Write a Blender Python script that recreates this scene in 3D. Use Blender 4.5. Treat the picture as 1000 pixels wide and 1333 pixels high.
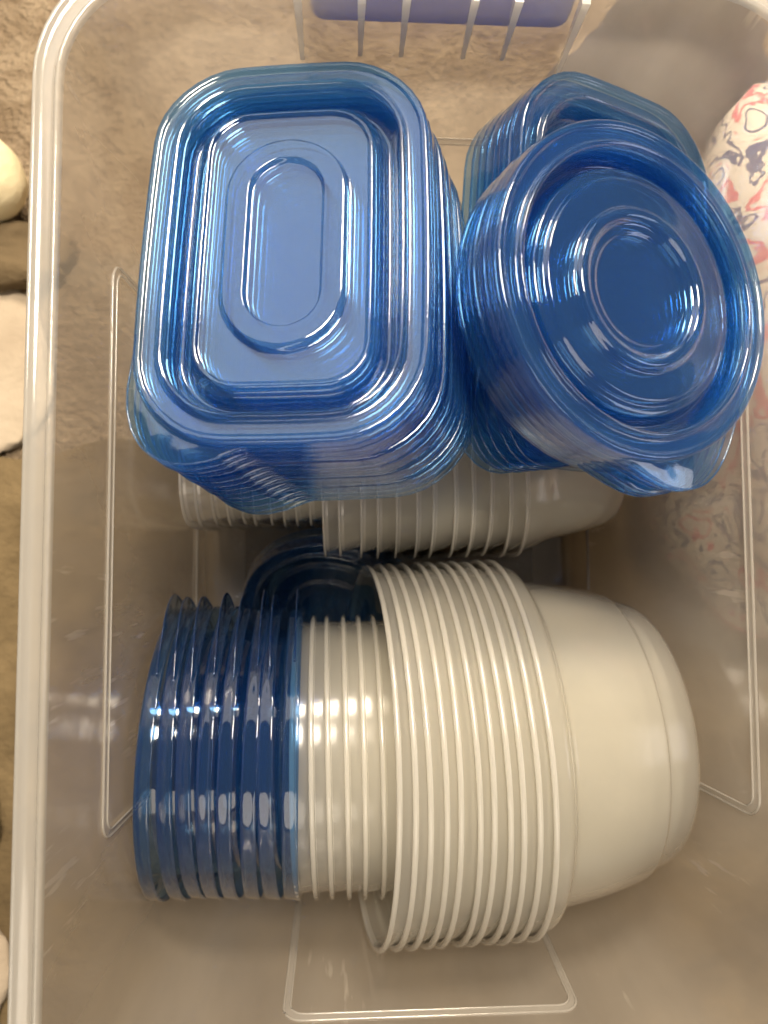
import bpy, math, random
from mathutils import Matrix, Vector
random.seed(7)
S = 0.01                       # all modelling numbers below are centimetres
scene = bpy.context.scene
for o in list(bpy.data.objects):
    bpy.data.objects.remove(o)

# ------------------------------------------------------------------ camera
CAM_Z = 50.6
F = 963.0
d = Vector((-50, -58, -963)).normalized()          # straight down, in camera axes
ez = -d
ey = (Vector((0, 1, 0)) - ez * ez.y).normalized()
ex = ey.cross(ez)
R3 = Matrix((ex, ey, ez))                          # camera -> world
cam_d = bpy.data.cameras.new('camera')
cam = bpy.data.objects.new('camera', cam_d)
scene.collection.objects.link(cam)
cam.matrix_world = Matrix.Translation((0, 0, CAM_Z * S)) @ R3.to_4x4()
cam_d.sensor_fit = 'VERTICAL'
cam_d.sensor_height = 36
cam_d.sensor_width = 27
cam_d.lens = F / 1333 * 36
cam_d.clip_start = 0.01
cam_d.clip_end = 50
cam_d.dof.use_dof = True
cam_d.dof.focus_distance = 0.31
cam_d.dof.aperture_fstop = 7.5
scene.camera = cam

# ------------------------------------------------------------------ light
world = bpy.data.worlds.new('World')
scene.world = world
world.use_nodes = True
bg = world.node_tree.nodes['Background']
bg.inputs['Color'].default_value = (1.0, 0.88, 0.74, 1)
bg.inputs['Strength'].default_value = 0.14

def area(name, loc, target, size, power, color, shape='DISK', sy=None, spread=180):
    l = bpy.data.lights.new(name, 'AREA')
    l.shape = shape
    l.size = size * S
    if sy:
        l.size_y = sy * S
    l.energy = power
    l.color = color
    l.spread = math.radians(spread)
    o = bpy.data.objects.new(name, l)
    scene.collection.objects.link(o)
    o.location = Vector(loc) * S
    v = (Vector(target) - Vector(loc))
    o.rotation_euler = v.to_track_quat('-Z', 'Y').to_euler()
    return o
area('ceiling_lamp', (2, 52, 135), (3, 8, 20), 42, 20.0, (1.0, 0.87, 0.70))
area('back_wall_fill', (18, 100, 104), (3, 16, 8), 34, 15.0, (1.0, 0.84, 0.64))  # added light, low behind the bin, to brighten its back wall
area('soft_room_light', (-45, 165, 140), (0, 5, 20), 230, 16.0, (1.0, 0.92, 0.82), 'RECTANGLE', 150)
area('front_room_light', (-20, -105, 150), (0, 8, 10), 130, 7.0, (1.0, 0.87, 0.70), 'ELLIPSE', 90)
area('far_room_light', (150, -10, 95), (5, 0, 20), 60, 2.2, (0.95, 0.92, 0.95), 'RECTANGLE', 50)

vs = scene.view_settings
vs.view_transform = 'Standard'
vs.look = 'None'
vs.exposure = 0.25
vs.gamma = 1
vs.use_curve_mapping = False
cy = scene.cycles
cy.max_bounces = 10
cy.diffuse_bounces = 9
cy.glossy_bounces = 4
cy.transmission_bounces = 12
cy.transparent_max_bounces = 28
cy.use_adaptive_sampling = True
cy.adaptive_threshold = 0.09
cy.use_light_tree = False
cy.light_sampling_threshold = 0.04
cy.use_denoising = True
cy.caustics_reflective = False
cy.caustics_refractive = False
cy.sample_clamp_indirect = 6

# ------------------------------------------------------------------ materials
class NT:
    def __init__(self, name):
        self.m = bpy.data.materials.new(name)
        self.m.use_nodes = True
        self.t = self.m.node_tree
        self.t.nodes.clear()
        self.out = self.n('ShaderNodeOutputMaterial')
    def n(self, typ, **kw):
        nd = self.t.nodes.new(typ)
        for k, v in kw.items():
            if k in nd.inputs.keys():
                nd.inputs[k].default_value = v
            else:
                setattr(nd, k, v)
        return nd
    def l(self, a, b):
        self.t.links.new(a, b)
    def mix(self, fac, a, b):
        m = self.n('ShaderNodeMixShader')
        if isinstance(fac, (int, float)):
            m.inputs[0].default_value = fac
        else:
            self.l(fac, m.inputs[0])
        self.l(a, m.inputs[1]); self.l(b, m.inputs[2])
        return m.outputs[0]

def rgba(c):
    return (c[0], c[1], c[2], 1)

def sheet(name, tint, body, haze, rough=0.05, gloss=1.0, bump=0.0, bump_scale=60, translucent=0.55, mottle=0.0):
    """thin moulded plastic sheet: fresnel gloss over clear tint plus milky scatter"""
    k = NT(name)
    tr = k.n('ShaderNodeBsdfTransparent', Color=rgba(tint))
    df = k.n('ShaderNodeBsdfDiffuse', Color=rgba(body))
    tl = k.n('ShaderNodeBsdfTranslucent', Color=rgba(body))
    gl = k.n('ShaderNodeBsdfGlossy', Color=(1, 1, 1, 1), Roughness=rough)
    scat = k.mix(translucent, df.outputs[0], tl.outputs[0])
    tc = k.n('ShaderNodeTexCoord')
    if mottle > 0:
        no = k.n('ShaderNodeTexNoise', Scale=9.0, Detail=7.0)
        mp = k.n('ShaderNodeMapping')
        mp.inputs['Scale'].default_value = (1.6, 1.6, .45)
        mp.inputs['Rotation'].default_value = (.25, .2, 0)
        k.l(tc.outputs['Object'], mp.inputs['Vector'])
        k.l(mp.outputs[0], no.inputs['Vector'])
        mr = k.n('ShaderNodeMapRange')
        mr.inputs['From Min'].default_value = 0.3
        mr.inputs['From Max'].default_value = 0.7
        mr.inputs['To Min'].default_value = haze - mottle
        mr.inputs['To Max'].default_value = haze + mottle
        k.l(no.outputs[0], mr.inputs[0])
        # fine scuffs: stretched noise, kept to a few patches
        mp2 = k.n('ShaderNodeMapping')
        mp2.inputs['Scale'].default_value = (1.0, 1.0, .12)
        mp2.inputs['Rotation'].default_value = (.5, .4, .3)
        k.l(tc.outputs['Object'], mp2.inputs['Vector'])
        n2 = k.n('ShaderNodeTexNoise', Scale=230.0, Detail=2.0)
        k.l(mp2.outputs[0], n2.inputs['Vector'])
        n3 = k.n('ShaderNodeTexNoise', Scale=16.0, Detail=1.0)
        k.l(tc.outputs['Object'], n3.inputs['Vector'])
        t2 = k.n('ShaderNodeMapRange'); t2.inputs['From Min'].default_value = .60; t2.inputs['From Max'].default_value = .68
        t3 = k.n('ShaderNodeMapRange'); t3.inputs['From Min'].default_value = .58; t3.inputs['From Max'].default_value = .68
        k.l(n2.outputs[0], t2.inputs[0]); k.l(n3.outputs[0], t3.inputs[0])
        m2 = k.n('ShaderNodeMath', operation='MULTIPLY'); k.l(t2.outputs[0], m2.inputs[0]); k.l(t3.outputs[0], m2.inputs[1])
        m3 = k.n('ShaderNodeMath', operation='MULTIPLY_ADD', use_clamp=True)
        k.l(m2.outputs[0], m3.inputs[0]); m3.inputs[1].default_value = .3; k.l(mr.outputs[0], m3.inputs[2])
        body_s = k.mix(m3.outputs[0], tr.outputs[0], scat)
    else:
        body_s = k.mix(haze, tr.outputs[0], scat)
    ge = k.n('ShaderNodeNewGeometry')
    ior = k.n('ShaderNodeMapRange')
    ior.inputs['To Min'].default_value = 1.5
    ior.inputs['To Max'].default_value = 1 / 1.5
    k.l(ge.outputs['Backfacing'], ior.inputs[0])
    fr = k.n('ShaderNodeFresnel')
    k.l(ior.outputs[0], fr.inputs['IOR'])
    mu = k.n('ShaderNodeMath', operation='MULTIPLY', use_clamp=True)
    k.l(fr.outputs[0], mu.inputs[0]); mu.inputs[1].default_value = 1.7 * gloss
    if bump > 0:
        nb = k.n('ShaderNodeTexNoise', Scale=bump_scale, Detail=3.0)
        k.l(tc.outputs['Object'], nb.inputs['Vector'])
        b = k.n('ShaderNodeBump', Strength=bump, Distance=0.002)
        k.l(nb.outputs[0], b.inputs['Height'])
        k.l(b.outputs[0], gl.inputs['Normal'])
        k.l(b.outputs[0], df.inputs['Normal'])
    fin = k.mix(mu.outputs[0], body_s, gl.outputs[0])
    k.l(fin, k.out.inputs[0])
    return k.m

M = {}
M['blue'] = sheet('blue_lid_plastic', (0.555, 0.77, 0.93), (0.05, 0.27, 0.62), 0.09, 0.09)
M['blue_rim'] = sheet('blue_lid_rim_plastic', (0.46, 0.69, 0.895), (0.04, 0.24, 0.58), 0.14, 0.13)
M['navy'] = sheet('deep_blue_lid_plastic', (0.48, 0.69, 0.87), (0.03, 0.14, 0.42), 0.13, 0.06)
M['navy_rim'] = sheet('deep_blue_rim_plastic', (0.38, 0.60, 0.83), (0.03, 0.14, 0.42), 0.2, 0.06)
M['white'] = sheet('milky_container_plastic', (0.97, 0.96, 0.92), (0.985, 0.96, 0.89), 0.42, 0.17, bump=0.05, bump_scale=30, translucent=0.72)
M['white_rim'] = sheet('milky_rim_plastic', (0.97, 0.96, 0.93), (0.985, 0.96, 0.90), 0.60, 0.18, translucent=0.65)
M['bin'] = sheet('hazy_bin_plastic', (0.91, 0.87, 0.81), (0.80, 0.72, 0.62), 0.44, 0.14, bump=0.12, bump_scale=14, translucent=0.6, mottle=0.1)
M['bin_floor'] = sheet('bin_floor_plastic', (0.88, 0.84, 0.78), (0.6, 0.55, 0.48), 0.15, 0.2)
M['bin_rim'] = sheet('hazy_bin_rim_plastic', (0.90, 0.89, 0.86), (0.80, 0.78, 0.73), 0.55, 0.12)
M['bin_line'] = sheet('bin_ridge_plastic', (0.9, 0.89, 0.86), (0.88, 0.84, 0.78), 0.42, 0.09)
M['handle'] = sheet('blue_handle_plastic', (0.2, 0.3, 0.7), (0.03, 0.15, 0.66), 0.95, 0.3)

def solid(name, c1, c2, scale, rough=0.9, bump=0.5, detail=6, dist=0.01):
    k = NT(name)
    tc = k.n('ShaderNodeTexCoord')
    no = k.n('ShaderNodeTexNoise', Scale=scale, Detail=detail)
    k.l(tc.outputs['Object'], no.inputs['Vector'])
    cr = k.n('ShaderNodeValToRGB')
    cr.color_ramp.elements[0].position = 0.35
    cr.color_ramp.elements[1].position = 0.65
    cr.color_ramp.elements[0].color = rgba(c1)
    cr.color_ramp.elements[1].color = rgba(c2)
    k.l(no.outputs[0], cr.inputs[0])
    p = k.n('ShaderNodeBsdfPrincipled', Roughness=rough)
    k.l(cr.outputs[0], p.inputs['Base Color'])
    nb = k.n('ShaderNodeTexNoise', Scale=scale * 4, Detail=6.0)
    k.l(tc.outputs['Object'], nb.inputs['Vector'])
    b = k.n('ShaderNodeBump', Strength=bump, Distance=dist)
    k.l(nb.outputs[0], b.inputs['Height'])
    k.l(b.outputs[0], p.inputs['Normal'])
    k.l(p.outputs[0], k.out.inputs[0])
    return k.m
M['carpet'] = solid('beige_carpet', (0.23, 0.165, 0.10), (0.36, 0.275, 0.18), 55, 0.95, 1.0)
M['cream'] = solid('cream_plush', (0.80, 0.68, 0.42), (0.86, 0.75, 0.50), 20, 0.8, 0.2)
M['white_cloth'] = solid('white_cloth', (0.36, 0.29, 0.21), (0.48, 0.40, 0.30), 12, 0.9, 0.4)
M['dark_cloth'] = solid('grey_cloth', (0.045, 0.04, 0.045), (0.09, 0.08, 0.085), 10, 0.9, 0.4)
M['blanket'] = solid('olive_brown_blanket', (0.10, 0.068, 0.030), (0.19, 0.135, 0.065), 16, 0.95, 0.6)  # dark tone also carries the shadow over the front half
M['brown_cloth'] = solid('brown_cloth', (0.10, 0.07, 0.035), (0.17, 0.12, 0.06), 14, 0.9, 0.4)

def fabric():
    k = NT('printed_fabric')
    tc = k.n('ShaderNodeTexCoord')
    w = k.n('ShaderNodeTexNoise', Scale=30.0, Detail=3.0)
    w.inputs['Distortion'].default_value = 1.2
    k.l(tc.outputs['Object'], w.inputs['Vector'])
    cr = k.n('ShaderNodeValToRGB')
    cr.color_ramp.interpolation = 'LINEAR'
    e = cr.color_ramp.elements
    e[0].position = 0.0; e[0].color = (0.80, 0.76, 0.68, 1)
    e[1].position = 1.0; e[1].color = (0.80, 0.76, 0.68, 1)
    for pos, c in ((0.40, (0.80, 0.76, 0.68)), (0.415, (0.10, 0.12, 0.24)), (0.445, (0.12, 0.14, 0.26)),
                   (0.46, (0.82, 0.78, 0.70)), (0.555, (0.82, 0.78, 0.70)), (0.57, (0.72, 0.16, 0.20)),
                   (0.615, (0.80, 0.30, 0.32)), (0.63, (0.80, 0.76, 0.70))):
        el = cr.color_ramp.elements.new(pos); el.color = rgba(c)
    k.l(w.outputs[0], cr.inputs[0])
    p = k.n('ShaderNodeBsdfPrincipled', Roughness=0.9)
    k.l(cr.outputs[0], p.inputs['Base Color'])
    k.l(p.outputs[0], k.out.inputs[0])
    return k.m
M['fabric'] = fabric()

# ------------------------------------------------------------------ mesh helpers
def mesh(name, v, f, smooth=True):
    me = bpy.data.meshes.new(name)
    me.from_pydata([(a * S, b * S, c * S) for a, b, c in v], [], f)
    if smooth:
        me.shade_smooth()
    me.update()
    return me

def obj(name, me, mat, parent=None):
    if me.users:
        me = me.copy()          # one data block each: a single fast ray tree
    o = bpy.data.objects.new(name, me)
    scene.collection.objects.link(o)
    if mat is not None and me is not None and not me.materials:
        me.materials.append(M[mat])
    if parent:
        o.parent = parent
    return o

def thing(name, label, cat, group=None, mat=None):
    o = bpy.data.objects.new(name, None)
    o.empty_display_size = 0.01
    scene.collection.objects.link(o)
    o['label'] = label
    o['category'] = cat
    if group:
        o['group'] = group
    return o

def tag(o, label, cat, group=None):
    o['label'] = label; o['category'] = cat
    if group:
        o['group'] = group

def contour(hx, hy, r, bulge=0.0, ka=9, ks=7, cx=0, cy_=0):
    """closed rounded rectangle, point count independent of size"""
    r = min(r, hx, hy)
    if abs(hx - hy) < 1e-6 and r >= hx - 1e-6:
        n = 4 * (ka + ks)
        return [(cx + r * math.cos(2 * math.pi * i / n), cy_ + r * math.sin(2 * math.pi * i / n)) for i in range(n)]
    pts = []
    corners = ((hx - r, hy - r, 0), (-(hx - r), hy - r, 90), (-(hx - r), -(hy - r), 180), (hx - r, -(hy - r), 270))
    for i, (x, y, a0) in enumerate(corners):
        arc = []
        for j in range(ka):
            a = math.radians(a0 + 90 * j / (ka - 1))
            arc.append((x + r * math.cos(a), y + r * math.sin(a)))
        pts += arc
        nx, ny, na = corners[(i + 1) % 4]
        a = math.radians(na)
        q = (nx + r * math.cos(a), ny + r * math.sin(a))
        p = arc[-1]
        for j in range(1, ks + 1):
            t = j / (ks + 1)
            pts.append((p[0] + (q[0] - p[0]) * t, p[1] + (q[1] - p[1]) * t))
    out = []
    for x, y in pts:
        bx = x * (1 + bulge * (1 - (y / hy) ** 2))
        by = y * (1 + bulge * (1 - (x / hx) ** 2) * hx / hy)
        out.append((bx + cx, by + cy_))
    return out

def chaikin(p, n=2):
    for _ in range(n):
        q = [p[0]]
        for a, b in zip(p[:-1], p[1:]):
            q.append(tuple(x * .75 + y * .25 for x, y in zip(a, b)))
            q.append(tuple(x * .25 + y * .75 for x, y in zip(a, b)))
        q.append(p[-1])
        p = q
    return p

def loft(rings, cap=False):
    v, f = [], []
    n = len(rings[0])
    for r in rings:
        v += r
    for i in range(len(rings) - 1):
        for j in range(n):
            k = (j + 1) % n
            f.append((i * n + j, i * n + k, (i + 1) * n + k, (i + 1) * n + j))
    if cap:
        b = (len(rings) - 1) * n
        c = len(v)
        last = rings[-1]
        v.append(tuple(sum(p[i] for p in last) / n for i in range(3)))
        for j in range(n):
            f.append((b + j, b + (j + 1) % n, c))
    return v, f

def loft_profile(prof, cap=False, smooth=2, ka=9, ks=7):
    """prof: list of (hx, hy, r, z, bulge)"""
    prof = chaikin(prof, smooth)
    rings = [[(x, y, z) for x, y in contour(hx, hy, r, b, ka, ks)] for hx, hy, r, z, b in prof]
    return loft(rings, cap)

def tube(path, rad, closed=False, n=6):
    v, f = [], []
    m = len(path)
    P = [Vector(p) for p in path]
    for i in range(m):
        if closed:
            t = (P[(i + 1) % m] - P[i - 1])
        else:
            t = P[min(i + 1, m - 1)] - P[max(i - 1, 0)]
        t.normalize()
        up = Vector((0, 0, 1)) if abs(t.z) < 0.9 else Vector((1, 0, 0))
        a = t.cross(up).normalized()
        b = a.cross(t)
        for j in range(n):
            an = 2 * math.pi * j / n
            q = P[i] + a * (rad * math.cos(an)) + b * (rad * math.sin(an))
            v.append(tuple(q))
    for i in range(m if closed else m - 1):
        for j in range(n):
            k = (j + 1) % n
            i2 = (i + 1) % m
            f.append((i * n + j, i * n + k, i2 * n + k, i2 * n + j))
    if not closed:
        f.append(tuple(range(n))[::-1])
        f.append(tuple((m - 1) * n + j for j in range(n)))
    return v, f

def join(*vf):
    v, f = [], []
    for a, b in vf:
        o = len(v)
        v += list(a)
        f += [tuple(i + o for i in q) for q in b]
    return v, f

def frame(loc, n, spin=0.0):
    """matrix with local z along n, local y as near world +y as possible, spun about n"""
    z = Vector(n).normalized()
    y = (Vector((0, 1, 0)) - z * z.y)
    if y.length < 0.2:
        y = Vector((0, 0, 1)) - z * z.z
    y.normalize()
    x = y.cross(z)
    m = Matrix((x, y, z)).transposed().to_4x4()
    m = m @ Matrix.Rotation(spin, 4, 'Z')
    m.translation = Vector(loc) * S
    return m

ORD = ['topmost', 'second', 'third', 'fourth', 'fifth', 'sixth', 'seventh', 'eighth', 'ninth', 'tenth', 'eleventh',
       'twelfth', 'thirteenth', 'fourteenth', 'fifteenth', 'sixteenth', 'seventeenth', 'eighteenth', 'nineteenth', 'twentieth']

# ------------------------------------------------------------------ ground
def grid_mesh(name, x0, x1, y0, y1, nx, ny, fn):
    v, f = [], []
    for j in range(ny + 1):
        for i in range(nx + 1):
            x = x0 + (x1 - x0) * i / nx
            y = y0 + (y1 - y0) * j / ny
            v.append((x, y, fn(x, y)))
    for j in range(ny):
        for i in range(nx):
            a = j * (nx + 1) + i
            f.append((a, a + 1, a + nx + 2, a + nx + 1))
    return mesh(name, v, f)

g = obj('carpet', grid_mesh('carpet', -160, 160, -160, 160, 160, 160,
        lambda x, y: -0.9 + 0.25 * math.sin(x * .9 + 1.3 * math.sin(y * .7)) * math.cos(y * 1.1 + x * .3)), 'carpet')
g['kind'] = 'structure'

# ------------------------------------------------------------------ storage bin
RZ = CAM_Z - 27.0                       # rim height above the bin floor
RIM = dict(l=-10.5, r=18.3, b=22.0, f=-22.0)
FLO = dict(l=-9.3, r=15.4, b=19.6, f=-19.9)
def bin_at(z, out=0.0):
    t = z / RZ
    g = {k: FLO[k] + (RIM[k] - FLO[k]) * t for k in RIM}
    return g['l'] - out, g['r'] + out, g['b'] + out, g['f'] - out
def bin_ring(z, out, r):
    l, rr, b, f = bin_at(z, out)
    return [(x, y, z) for x, y in contour((rr - l) / 2, (b - f) / 2, r, 0.0, 13, 15, (l + rr) / 2, (b + f) / 2)]
def bin_loft(prof, cap=False, smooth=2):
    prof = chaikin(prof, smooth)
    return loft([bin_ring(z, o, r) for z, o, r in prof], cap)

sb = thing('storage_bin', 'large clear hazy plastic storage bin holding all the lids and containers', 'storage bin')
wall_prof = [(RZ - .15, 0, 4.4), (RZ - 1.2, 0, 4.4), (RZ * .75, 0, 4.1), (RZ * .5, 0, 3.8), (RZ * .25, 0, 3.4), (1.6, 0, 3.0), (.35, -.15, 2.8), (0, -1.0, 2.2), (0, -2.5, 1.6)]
obj('wall', mesh('bin_wall', *bin_loft(wall_prof)), 'bin', sb)
fl = bin_loft([(0.0, -2.5, 1.6), (0.0, -5, 1.2), (0.0, -8, 1.0)], True, 0)
obj('floor', mesh('bin_floor', *fl), 'bin_floor', sb)
rim_prof = [(RZ - .15, 0, 4.4), (RZ + .05, 0.02, 4.4), (RZ + .14, .14, 4.5), (RZ + .05, .26, 4.6), (RZ - .12, .34, 4.7), (RZ - .14, .6, 4.9), (RZ - .1, .85, 5.1), (RZ + .02, .98, 5.2),
            (RZ - .02, 1.12, 5.3), (RZ - .3, 1.16, 5.4), (RZ - 1.1, 1.2, 5.4), (RZ - 1.15, 1.14, 5.3)]
obj('rim', mesh('bin_rim', *bin_loft(rim_prof)), 'bin_rim', sb)
def wall_ridge(name, side, a0, a1, z0, z1, r=0.9):
    """moulded panel outline on one wall: a stepped bead; a0..a1 along the wall, z0..z1 up it"""
    c = contour((a1 - a0) / 2, (z1 - z0) / 2, r, 0, 9, 11, (a0 + a1) / 2, (z0 + z1) / 2)
    c2 = contour((a1 - a0) / 2 - .32, (z1 - z0) / 2 - .32, r * .75, 0, 9, 11, (a0 + a1) / 2, (z0 + z1) / 2)
    def put(a, z, off):
        l, rr, b, f = bin_at(z, -off)
        return {'l': (l, a, z), 'r': (rr, a, z), 'b': (a, b, z), 'f': (a, f, z)}[side]
    p1 = [put(a, z, .03) for a, z in c]
    p2 = [put(a, z, .10) for a, z in c2]
    m1 = [put(a, z, .05) for a, z in contour((a1 - a0) / 2 - .16, (z1 - z0) / 2 - .16, r * .85, 0, 9, 11, (a0 + a1) / 2, (z0 + z1) / 2)]
    vf = join(tube(p1, .07, True), tube(p2, .05, True), loft([p1, m1, p2]))
    return obj(name, mesh(name, *vf), 'bin_line', sb)
wall_ridge('panel_ridge', 'l', -12.0, 13.0, 3.0, CAM_Z - 32.4)
wall_ridge('panel_ridge', 'r', -11.3, 13.0, 3.0, CAM_Z - 31.5)
wall_ridge('panel_ridge', 'f', -2.9, 11.0, 3.0, CAM_Z - 35.4)
wall_ridge('panel_ridge', 'b', -2.9, 11.0, 3.0, CAM_Z - 36.0)
# moulded gussets under the back rim, blue handle behind the wall
def slab(p):   # p: 8 points
    return p, [(0, 3, 2, 1), (4, 5, 6, 7), (0, 1, 5, 4), (1, 2, 6, 5), (2, 3, 7, 6), (3, 0, 4, 7)]
for i, px in enumerate((385, 472, 533, 626, 686, 778)):
    X = (px - 450) / F * 27.6
    tip = (70 if i == 5 else (57 if i == 0 else 46))
    Zt = 30.6 + (tip - 46) * .03
    z0, z1 = CAM_Z - Zt, RZ - 0.2
    yb0, yb1 = bin_at(z0)[2] + .03, bin_at(z1)[2] + .03
    w = .09
    wt = .17
    pts = [(X - w, yb0 - .18, z0), (X + w, yb0 - .18, z0), (X + w, yb0 - .06, z0), (X - w, yb0 - .06, z0),
           (X - wt, yb1 - .5, z1), (X + wt, yb1 - .5, z1), (X + wt, yb1 - .06, z1), (X - wt, yb1 - .06, z1)]
    o = obj('gusset', mesh('gusset', *slab(pts), smooth=False), 'white_rim', sb)
hz0, hz1 = CAM_Z - 30.2, RZ - .6
y0 = bin_at(hz0)[2] + 1.0
rings = [[(x, y0 + dy, z) for x, z in contour(5.45 - ins, (hz1 - hz0) / 2 - ins, .5, 0, 5, 3, 4.0, (hz0 + hz1) / 2)] for ins, dy in ((.12, 0), (0, .12), (0, .8), (.12, .9))]
va, fa = loft(rings, True)
obj('handle', mesh('handle', *join((va, fa), loft([rings[0], [(x * .0 + 4.0, y0, (hz0 + hz1) / 2) for x, _, z in rings[0]]]))), 'handle', sb)

# ------------------------------------------------------------------ lids
def tab_mesh(cont, i0, i1, w, z=-0.35):
    """finger tab growing out of contour points i0..i1"""
    n = len(cont)
    idx = [(i0 + k) % n for k in range(i1 - i0 + 1)]
    m = len(idx)
    rows = 6
    v, f, edge = [], [], []
    base = [Vector((cont[i][0], cont[i][1])) for i in idx]
    sm = []
    for k in range(4 * (m - 1) + 1):
        t = k / 4
        a = min(int(t), m - 2)
        sm.append(base[a].lerp(base[a + 1], t - a))
    m = len(sm)
    mid = sm[m // 2].normalized()
    for k, p in enumerate(sm):
        t = k / (m - 1)
        dn = (p.normalized() * .4 + mid * .6)
        h = w * math.sin(math.pi * t) ** 1.4
        for r in range(rows + 1):
            s = r / rows
            q = p + dn * (h * s)
            zz = z + .018 * math.sin(t * 30) * math.sin(math.pi * s) * math.sin(math.pi * t) - .10 * s * s
            v.append((q.x, q.y, zz))
        edge.append(v[-1])
    for k in range(m - 1):
        for r in range(rows):
            a = k * (rows + 1) + r
            f.append((a, a + rows + 1, a + rows + 2, a + 1))
    return v, f, tube(edge, .045)

def make_lid_meshes(prefix, hx, hy, r, bulge, rimp, panelp, tabs):
    """rimp / panelp : lists of (inset or (hx,hy,r), z)"""
    def conv(pp):
        out = []
        for a, z in pp:
            if isinstance(a, tuple):
                out.append((a[0], a[1], a[2], z, a[3] if len(a) > 3 else 0.0))
            else:
                k = max(0.0, 1 - a / 2.2)
                out.append((hx - a, hy - a, max(r - a * .75, .3) if r < hx else hx - a, z, bulge * (.4 + .6 * k)))
        return out
    ms = {}
    ms['rim'] = mesh(prefix + '_rim', *loft_profile(conv(rimp)))
    ms['panel'] = mesh(prefix + '_panel', *loft_profile(conv(panelp), True))
    cont = contour(hx, hy, r, bulge)
    ms['tab'] = []
    for i0, i1, w in tabs:
        v, f, e = tab_mesh(cont, i0, i1, w)
        ms['tab'].append((mesh(prefix + '_tab', v, f), mesh(prefix + '_tab_edge', *e)))
    return ms

def make_lid(ms, label, group, mat=('blue', 'blue_rim'), cat='lid', name='lid'):
    t = thing(name, label, cat, group)
    obj('rim', ms['rim'], mat[1], t)
    obj('panel', ms['panel'], mat[0], t)
    for a, b in ms['tab']:
        tb = obj('tab', a, mat[0], t)
        obj('tab_edge', b, mat[1], tb)
    return t

def jit(a):
    return random.uniform(-a, a)

RIMP = [(.10, -.62), (.02, -.66), (-.04, -.58), (.0, -.45), (.03, -.2), (.06, -.05), (.16, .02), (.30, .0), (.40, -.10), (.80, -.12), (.88, -.08), (.96, .08), (1.04, .10)]
# rectangular lid
rect = make_lid_meshes('rectangular_lid', 5.5, 8.15, 3.3, 0.045, RIMP,
    [(1.04, .10), (1.14, .06), (1.22, -.2), (1.40, -.95), (1.48, -1.05), (1.62, -1.05), (1.72, -.9), (1.80, -.5), (1.95, -.42), (2.05, -.36), (2.10, -.2), (2.2, -.14), (2.32, -.20), (2.38, -.25),
     ((2.55, 4.75, 2.55), -.25), ((2.45, 4.65, 2.45), -.22), ((2.40, 4.60, 2.40), -.02), ((2.25, 4.45, 2.25), .04), ((2.1, 4.3, 2.1), .02), ((1.6, 3.8, 1.6), .02),
     ((1.5, 3.7, 1.5), -.0), ((1.45, 3.65, 1.45), -.16), ((1.35, 3.55, 1.35), -.2), ((.7, 2.9, .7), -.2), ((.2, 2.4, .2), -.2)],
    [(31, 42, 1.1)])
NR = 13
top = Vector(((369 - 450) / F * 28, (725 - 330) / F * 28 + .8, CAM_Z - 28))
nr = Vector((-.13, .20, .97)).normalized()
for k in range(NR):
    lab = ('topmost blue rectangular lid with oval panel, on the tall stack at upper left' if k == 0 else
           'bottom lid of the blue rectangular stack at upper left, resting on milky containers' if k == NR - 1 else
           '%s lid from the top in the blue rectangular stack at upper left' % ORD[k])
    t = make_lid(rect, lab, 'blue rectangular lids in a stack')
    p = top - nr * (.38 * k) + Vector((.13 * k + jit(.06), -.05 * k + jit(.06), 0))
    t.matrix_world = frame(p, nr + Vector((jit(.008), jit(.008), 0)), math.radians(.3 + .1 * k + jit(.4)))

# more rectangular lids, leaning under the round ones
NS = 7
tops = Vector((12.15, 12.5, CAM_Z - 31.3))
nsq = Vector((.40, -.02, .92)).normalized()
for k in range(NS):
    lab = ('topmost blue rectangular lid of the leaning stack, behind the round lids at upper right' if k == 0 else
           'bottom lid of the leaning blue rectangular stack under the round lids' if k == NS - 1 else
           '%s lid from the top in the leaning blue rectangular stack under the round lids' % ORD[k])
    t = make_lid(rect, lab, 'blue rectangular lids in a leaning stack')
    p = tops - nsq * (.52 * k) + Vector((jit(.06) - .05 * k, jit(.06), 0))
    t.matrix_world = frame(p, nsq + Vector((jit(.01), jit(.01), 0)), math.radians(-2 + jit(1.0)))

# round lids
def round_lid(prefix, R, tabs, q=1.0, zs=1.0):
    def c(fr):
        return (R * fr, R * fr, R * fr)
    rp = [(a * q, z * zs if z < -.15 else z) for a, z in RIMP]
    pp = [(1.04 * q, .10), (1.14 * q, .06), (1.22 * q, -.2), (1.36 * q, -.95), (1.44 * q, -1.05), (1.6 * q, -1.05), (1.7 * q, -.9), (1.8 * q, -.45), (1.95 * q, -.36),
          (c(.68), -.36), (c(.67), -.34), (c(.655), -.2), (c(.64), -.17), (c(.50), -.17), (c(.485), -.14), (c(.465), .08), (c(.44), .12), (c(.41), .08), (c(.39), -.12), (c(.37), -.17),
          (c(.34), -.17), (c(.325), -.24), (c(.30), -.26), (c(.1), -.26), (c(.03), -.26)]
    return make_lid_meshes(prefix, R, R, R, 0, rp, pp, tabs)
rnd = round_lid('round_lid', 6.8, [(47, 58, 1.25)])
NC = 8
topc = Vector(((838 - 450) / F * 27.6 + .45, (725 - 385) / F * 27.6 + .6, CAM_Z - 27.4))
nc = Vector((.38, .05, .92)).normalized()
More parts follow.
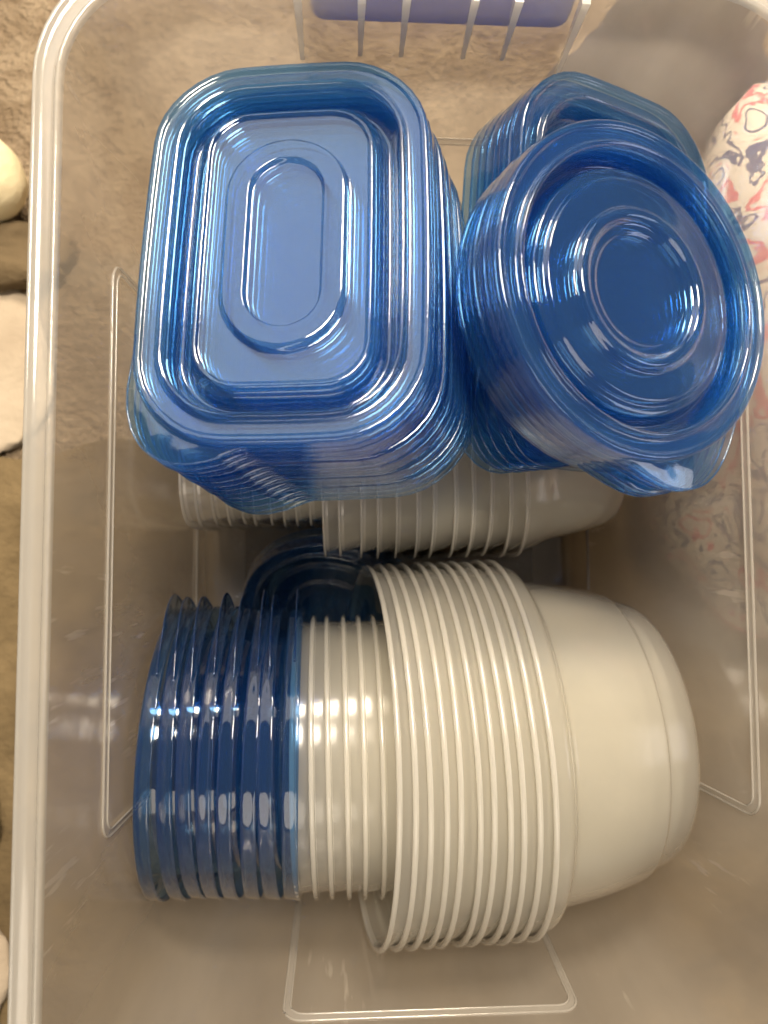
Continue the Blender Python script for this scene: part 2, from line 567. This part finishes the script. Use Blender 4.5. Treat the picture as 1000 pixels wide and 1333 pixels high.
for k in range(NC):
    lab = ('topmost blue round lid with ringed centre, leaning at upper right' if k == 0 else
           'bottom lid of the leaning blue round stack at upper right' if k == NC - 1 else
           '%s lid from the top in the leaning blue round stack' % ORD[k])
    t = make_lid(rnd, lab, 'blue round lids in a leaning stack')
    p = topc - nc * (.37 * k) + Vector((.02 * k + jit(.05), jit(.05) + .01 * k, 0))
    t.matrix_world = frame(p, nc + Vector((jit(.012), jit(.012), 0)), math.radians(-6 + jit(2)))

# front row: round lids standing on edge
frl = round_lid('upright_lid', 7.6, [(7, 17, 1.45)], 1.0, 1.15)
NF = 8
FA = Vector((-9.75, -10.45, CAM_Z - 42.3))
FB = Vector((-3.1, -10.4, CAM_Z - 41.8))
for k in range(NF):
    u = k / (NF - 1)
    lab = ('leftmost dark blue round lid standing on edge, against the left bin wall' if k == 0 else
           'rightmost dark blue round lid standing on edge, touching the small milky bowls' if k == NF - 1 else
           '%s dark blue round lid from the left, standing on edge' % ORD[k])
    t = make_lid(frl, lab, 'dark blue round lids standing on edge', ('navy', 'navy_rim'))
    p = FA.lerp(FB, u) + Vector((jit(.05), jit(.06), jit(.06)))
    n = Vector((-1, jit(.02) + .01, .02 + jit(.015)))
    t.matrix_world = frame(p, n, math.radians(jit(5)))

# ------------------------------------------------------------------ containers
def make_bowl_meshes(prefix, prof_rim, prof_body, prof_base):
    return dict(rim=mesh(prefix + '_rim', *loft_profile(prof_rim)),
                wall=mesh(prefix + '_wall', *loft_profile(prof_body)),
                base=mesh(prefix + '_base', *loft_profile(prof_base, True)))
def make_bowl(ms, label, group, name='container', cat='container'):
    t = thing(name, label, cat, group)
    obj('rim', ms['rim'], 'white_rim', t)
    obj('wall', ms['wall'], 'white', t)
    obj('base', ms['base'], 'white', t)
    return t
def rb(R, z):
    return (R, R, R, z, 0)
def round_bowl(prefix, R, H):
    q = R / 9.8
    rim = [rb(R - .30, -.27), rb(R - .10, -.27), rb(R, -.22), rb(R + .02, -.12), rb(R - .02, -.03), rb(R - .10, 0), rb(R - .24, -.02), rb(R - .30, -.10), rb(R - .32, -.3)]
    body = [rb(R - .32, -.3), rb(R - .36, -.7), rb(R - .42, -.95), rb(R - .6, -1.15), rb(R - 1.15 * q, -1.35), rb(R - 1.3 * q, -1.6), rb(R - 1.5 * q, -.4 * H), rb(R - 1.85 * q, -.6 * H), rb(R - 2.15 * q, -.72 * H)]
    base = [rb(R - 2.15 * q, -.72 * H), rb(R - 2.22 * q, -.735 * H), rb(R - 2.40 * q, -.745 * H), rb(R - 2.5 * q, -.77 * H), rb(R - 2.7 * q, -.86 * H), rb(R - 3.0 * q, -.94 * H), rb(R - 3.6 * q, -.995 * H), rb(R - 4.3 * q, -1.0 * H), rb(R - 4.8 * q, -.99 * H), rb(R - 5.2 * q, -.97 * H), rb(1.0, -.97 * H), rb(.3, -.97 * H)]
    return make_bowl_meshes(prefix, rim, body, base)

big = round_bowl('large_bowl', 9.75, 8.4)
NB = 11
for k in range(NB):
    u = k / (NB - 1)
    lab = ('leftmost large milky round bowl, its open mouth around the small bowls' if k == 0 else
           'rightmost large milky round bowl, showing its whole side and base' if k == NB - 1 else
           '%s large milky round bowl from the left in the nested front stack' % ORD[k])
    t = make_bowl(big, lab, 'large milky bowls nested on their side', 'bowl', 'bowl')
    p = Vector((1.0 + 7.25 * u + jit(.05), -10.2 + .25 * u + jit(.05), CAM_Z - 40.75 + jit(.05)))
    yaw = math.radians(.2 + 2.6 * u + jit(.5))
    n = Vector((-math.cos(yaw), -math.sin(yaw), .115 - .075 * u + jit(.006)))
    t.matrix_world = frame(p, n, jit(3))

small = round_bowl('small_bowl', 7.35, 5.6)
NSM = 6
for k in range(NSM):
    u = k / (NSM - 1)
    lab = ('leftmost small milky round bowl, beside the dark blue lids' if k == 0 else
           'rightmost small milky round bowl, just inside the large bowl mouth' if k == NSM - 1 else
           '%s small milky round bowl from the left, between blue lids and large bowls' % ORD[k])
    t = make_bowl(small, lab, 'small milky bowls nested on their side', 'bowl', 'bowl')
    p = Vector((-2.6 + 4.1 * u + jit(.05), -10.6 + jit(.05), CAM_Z - 41.6 + .2 * u + jit(.05)))
    n = Vector((-1, jit(.01) - .02, .01 + jit(.008)))
    t.matrix_world = frame(p, n, jit(3))

# back row: rectangular tubs on their long side, under the lid stacks
def rect_tub(prefix, a, b, r, H):
    def q(i, z, bl=.02):
        return (a - i, b - i, max(r - i * .7, .4), z, bl)
    rim = [q(.26, -.16), q(.08, -.15), q(0, -.12), q(-.02, -.06), q(.02, -.01), q(.10, 0), q(.24, -.01), q(.30, -.08), q(.32, -.3)]
    body = [q(.32, -.3), q(.42, -.7), q(.6, -1.2), q(.9, -.3 * H), q(1.2, -.55 * H), q(1.5, -.75 * H)]
    base = [q(1.5, -.75 * H), q(1.6, -.82 * H), q(1.9, -.92 * H), q(2.4, -.99 * H), q(3.0, -1.0 * H), q(3.4, -.97 * H), q(a - .8, -.97 * H)]
    return make_bowl_meshes(prefix, rim, body, base)
ZF = CAM_Z
tubA = rect_tub('small_tub', 5.8, 7.6, 2.6, 5.0)
NA = 11
for k in range(NA):
    u = k / (NA - 1)
    lab = ('leftmost milky rectangular container under the blue rectangular lids' if k == 0 else
           '%s milky rectangular container from the left, under the blue rectangular lids' % ORD[k])
    t = make_bowl(tubA, lab, 'milky rectangular containers nested under the lids')
    p = Vector((-8.7 + 7.6 * u + jit(.05), 9.4 + jit(.08), 6.0 + .1 * u + jit(.05)))
    n = Vector((-1, jit(.01), jit(.01)))
    # local x up, local y along world y
    m = frame(p, n, 0)
    t.matrix_world = m
tubB = rect_tub('large_tub', 6.5, 8.7, 3.2, 6.2)
NM = 12
for k in range(NM):
    u = k / (NM - 1)
    lab = ('leftmost large milky container in the back row, its mouth beside the dark blue lids' if k == 0 else
           'rightmost large milky container in the back row, its smooth base to the right' if k == NM - 1 else
           '%s large milky container from the left in the back row between the lid stacks' % ORD[k])
    t = make_bowl(tubB, lab, 'large milky containers nested in the back row')
    p = Vector((-1.4 + 10.6 * u + jit(.05), 8.7 + jit(.08), 6.75 + jit(.05)))
    n = Vector((-1, jit(.01) - .02, jit(.01)))
    t.matrix_world = frame(p, n, 0)

# two lids tucked low between the rows
low = round_lid('tucked_lid', 5.4, [(9, 16, .7)], .9)
for k, lab in enumerate(('upper of two dark blue round lids tucked low between the rows',
                         'lower of two dark blue round lids tucked low between the rows')):
    t = make_lid(low, lab, 'dark blue lids tucked between the rows', ('navy', 'navy_rim'))
    n = Vector((-.1, -.62, .78)).normalized()
    t.matrix_world = frame(Vector((-1.1, -3.5, CAM_Z - 46.3)) - n * (.9 * k), n, math.radians(180 + 20 * k))

# ------------------------------------------------------------------ things around the bin
def lump(name, c, rx, ry, rz, seed, amp, mat, label, cat, nu=48, nv=24, freq=1.6):
    from mathutils import noise
    v, f = [], []
    for j in range(nv + 1):
        th = math.pi * j / nv
        for i in range(nu):
            ph = 2 * math.pi * i / nu
            dx, dy, dz = math.sin(th) * math.cos(ph), math.sin(th) * math.sin(ph), math.cos(th)
            q = Vector((dx * freq + seed, dy * freq, dz * freq))
            s = 1 + amp * noise.noise(q) + amp * .6 * abs(noise.noise(q * 2.3)) + amp * .25 * noise.noise(q * 5)
            z = dz * rz * s
            z = max(z, -c[2] - .6)
            v.append((dx * rx * s, dy * ry * s, z))
    for j in range(nv):
        for i in range(nu):
            k = (i + 1) % nu
            f.append((j * nu + i, (j + 1) * nu + i, (j + 1) * nu + k, j * nu + k))
    o = obj(name, mesh(name, v, f), mat)
    o.location = Vector(c) * S
    tag(o, label, cat)
    return o
lump('fabric_bundle', (26.3, 11.5, 8.0), 7.6, 15.5, 14.5, 3.1, .16, 'fabric', 'white fabric printed with pink and navy, seen through the right bin wall', 'fabric')
lump('dark_cloth', (18.4, 28.0, 6.0), 5.2, 5.0, 12.0, 8.4, .22, 'dark_cloth', 'dark grey cloth outside the back right corner of the bin', 'cloth')
lump('cream_ball', (-24.6, 24.6, 2.6), 3.6, 3.0, 3.2, 1.1, .04, 'cream', 'cream rounded bundle at the left edge, beside the bin', 'bundle')
lump('brown_cloth', (-25.5, 20.5, 0.4), 6.0, 2.6, 1.8, 5.5, .3, 'brown_cloth', 'dark brown folded cloth below the cream bundle at the left edge', 'cloth')
lump('white_cloth', (-25.5, 13.0, -0.3), 5.5, 6.5, .8, 2.7, .14, 'white_cloth', 'pale crumpled cloth on the carpet left of the bin', 'cloth')
lump('brown_bundle', (-25.5, -17.0, 1.0), 3.0, 4.0, 2.6, 6.1, .2, 'brown_cloth', 'brown rounded bundle at the lower left edge', 'bundle')
lump('white_paper', (-25.0, -27.0, 0.6), 3.4, 5.0, .9, 9.7, .18, 'white_cloth', 'pale crumpled cloth at the bottom left corner', 'cloth')

# brown blanket spread wide; its dark colour also stands in for a person's shadow
def blanket_z(x, y):
    from mathutils import noise
    q = Vector((x * .09, y * .09, 4.2))
    far = max(0.0, min(1.0, (max(x - 19.5, -12.5 - x, -24 - y)) / 6.0))
    return -.55 + .1 * noise.noise(q * 3) + far * (0.5 + 1.1 * abs(noise.noise(q)) + .4 * noise.noise(q * 2.7))
def blanket_mesh():
    from mathutils import noise
    v, f = [], []
    nx, ny = 110, 80
    for j in range(ny + 1):
        for i in range(nx + 1):
            x = -75 + 150 * i / nx
            top = 6.5 + 3.0 * noise.noise(Vector((x * .11, 2.0, 0))) - .05 * x
            y = -85 + (top + 85) * j / ny
            v.append((x, y, blanket_z(x, y)))
    for j in range(ny):
        for i in range(nx):
            a = j * (nx + 1) + i
            f.append((a, a + 1, a + nx + 2, a + nx + 1))
    return mesh('brown_blanket', v, f)
o = obj('brown_blanket', blanket_mesh(), 'blanket')
tag(o, 'olive brown blanket under the bin and lower left, dark also in place of shadow', 'blanket')
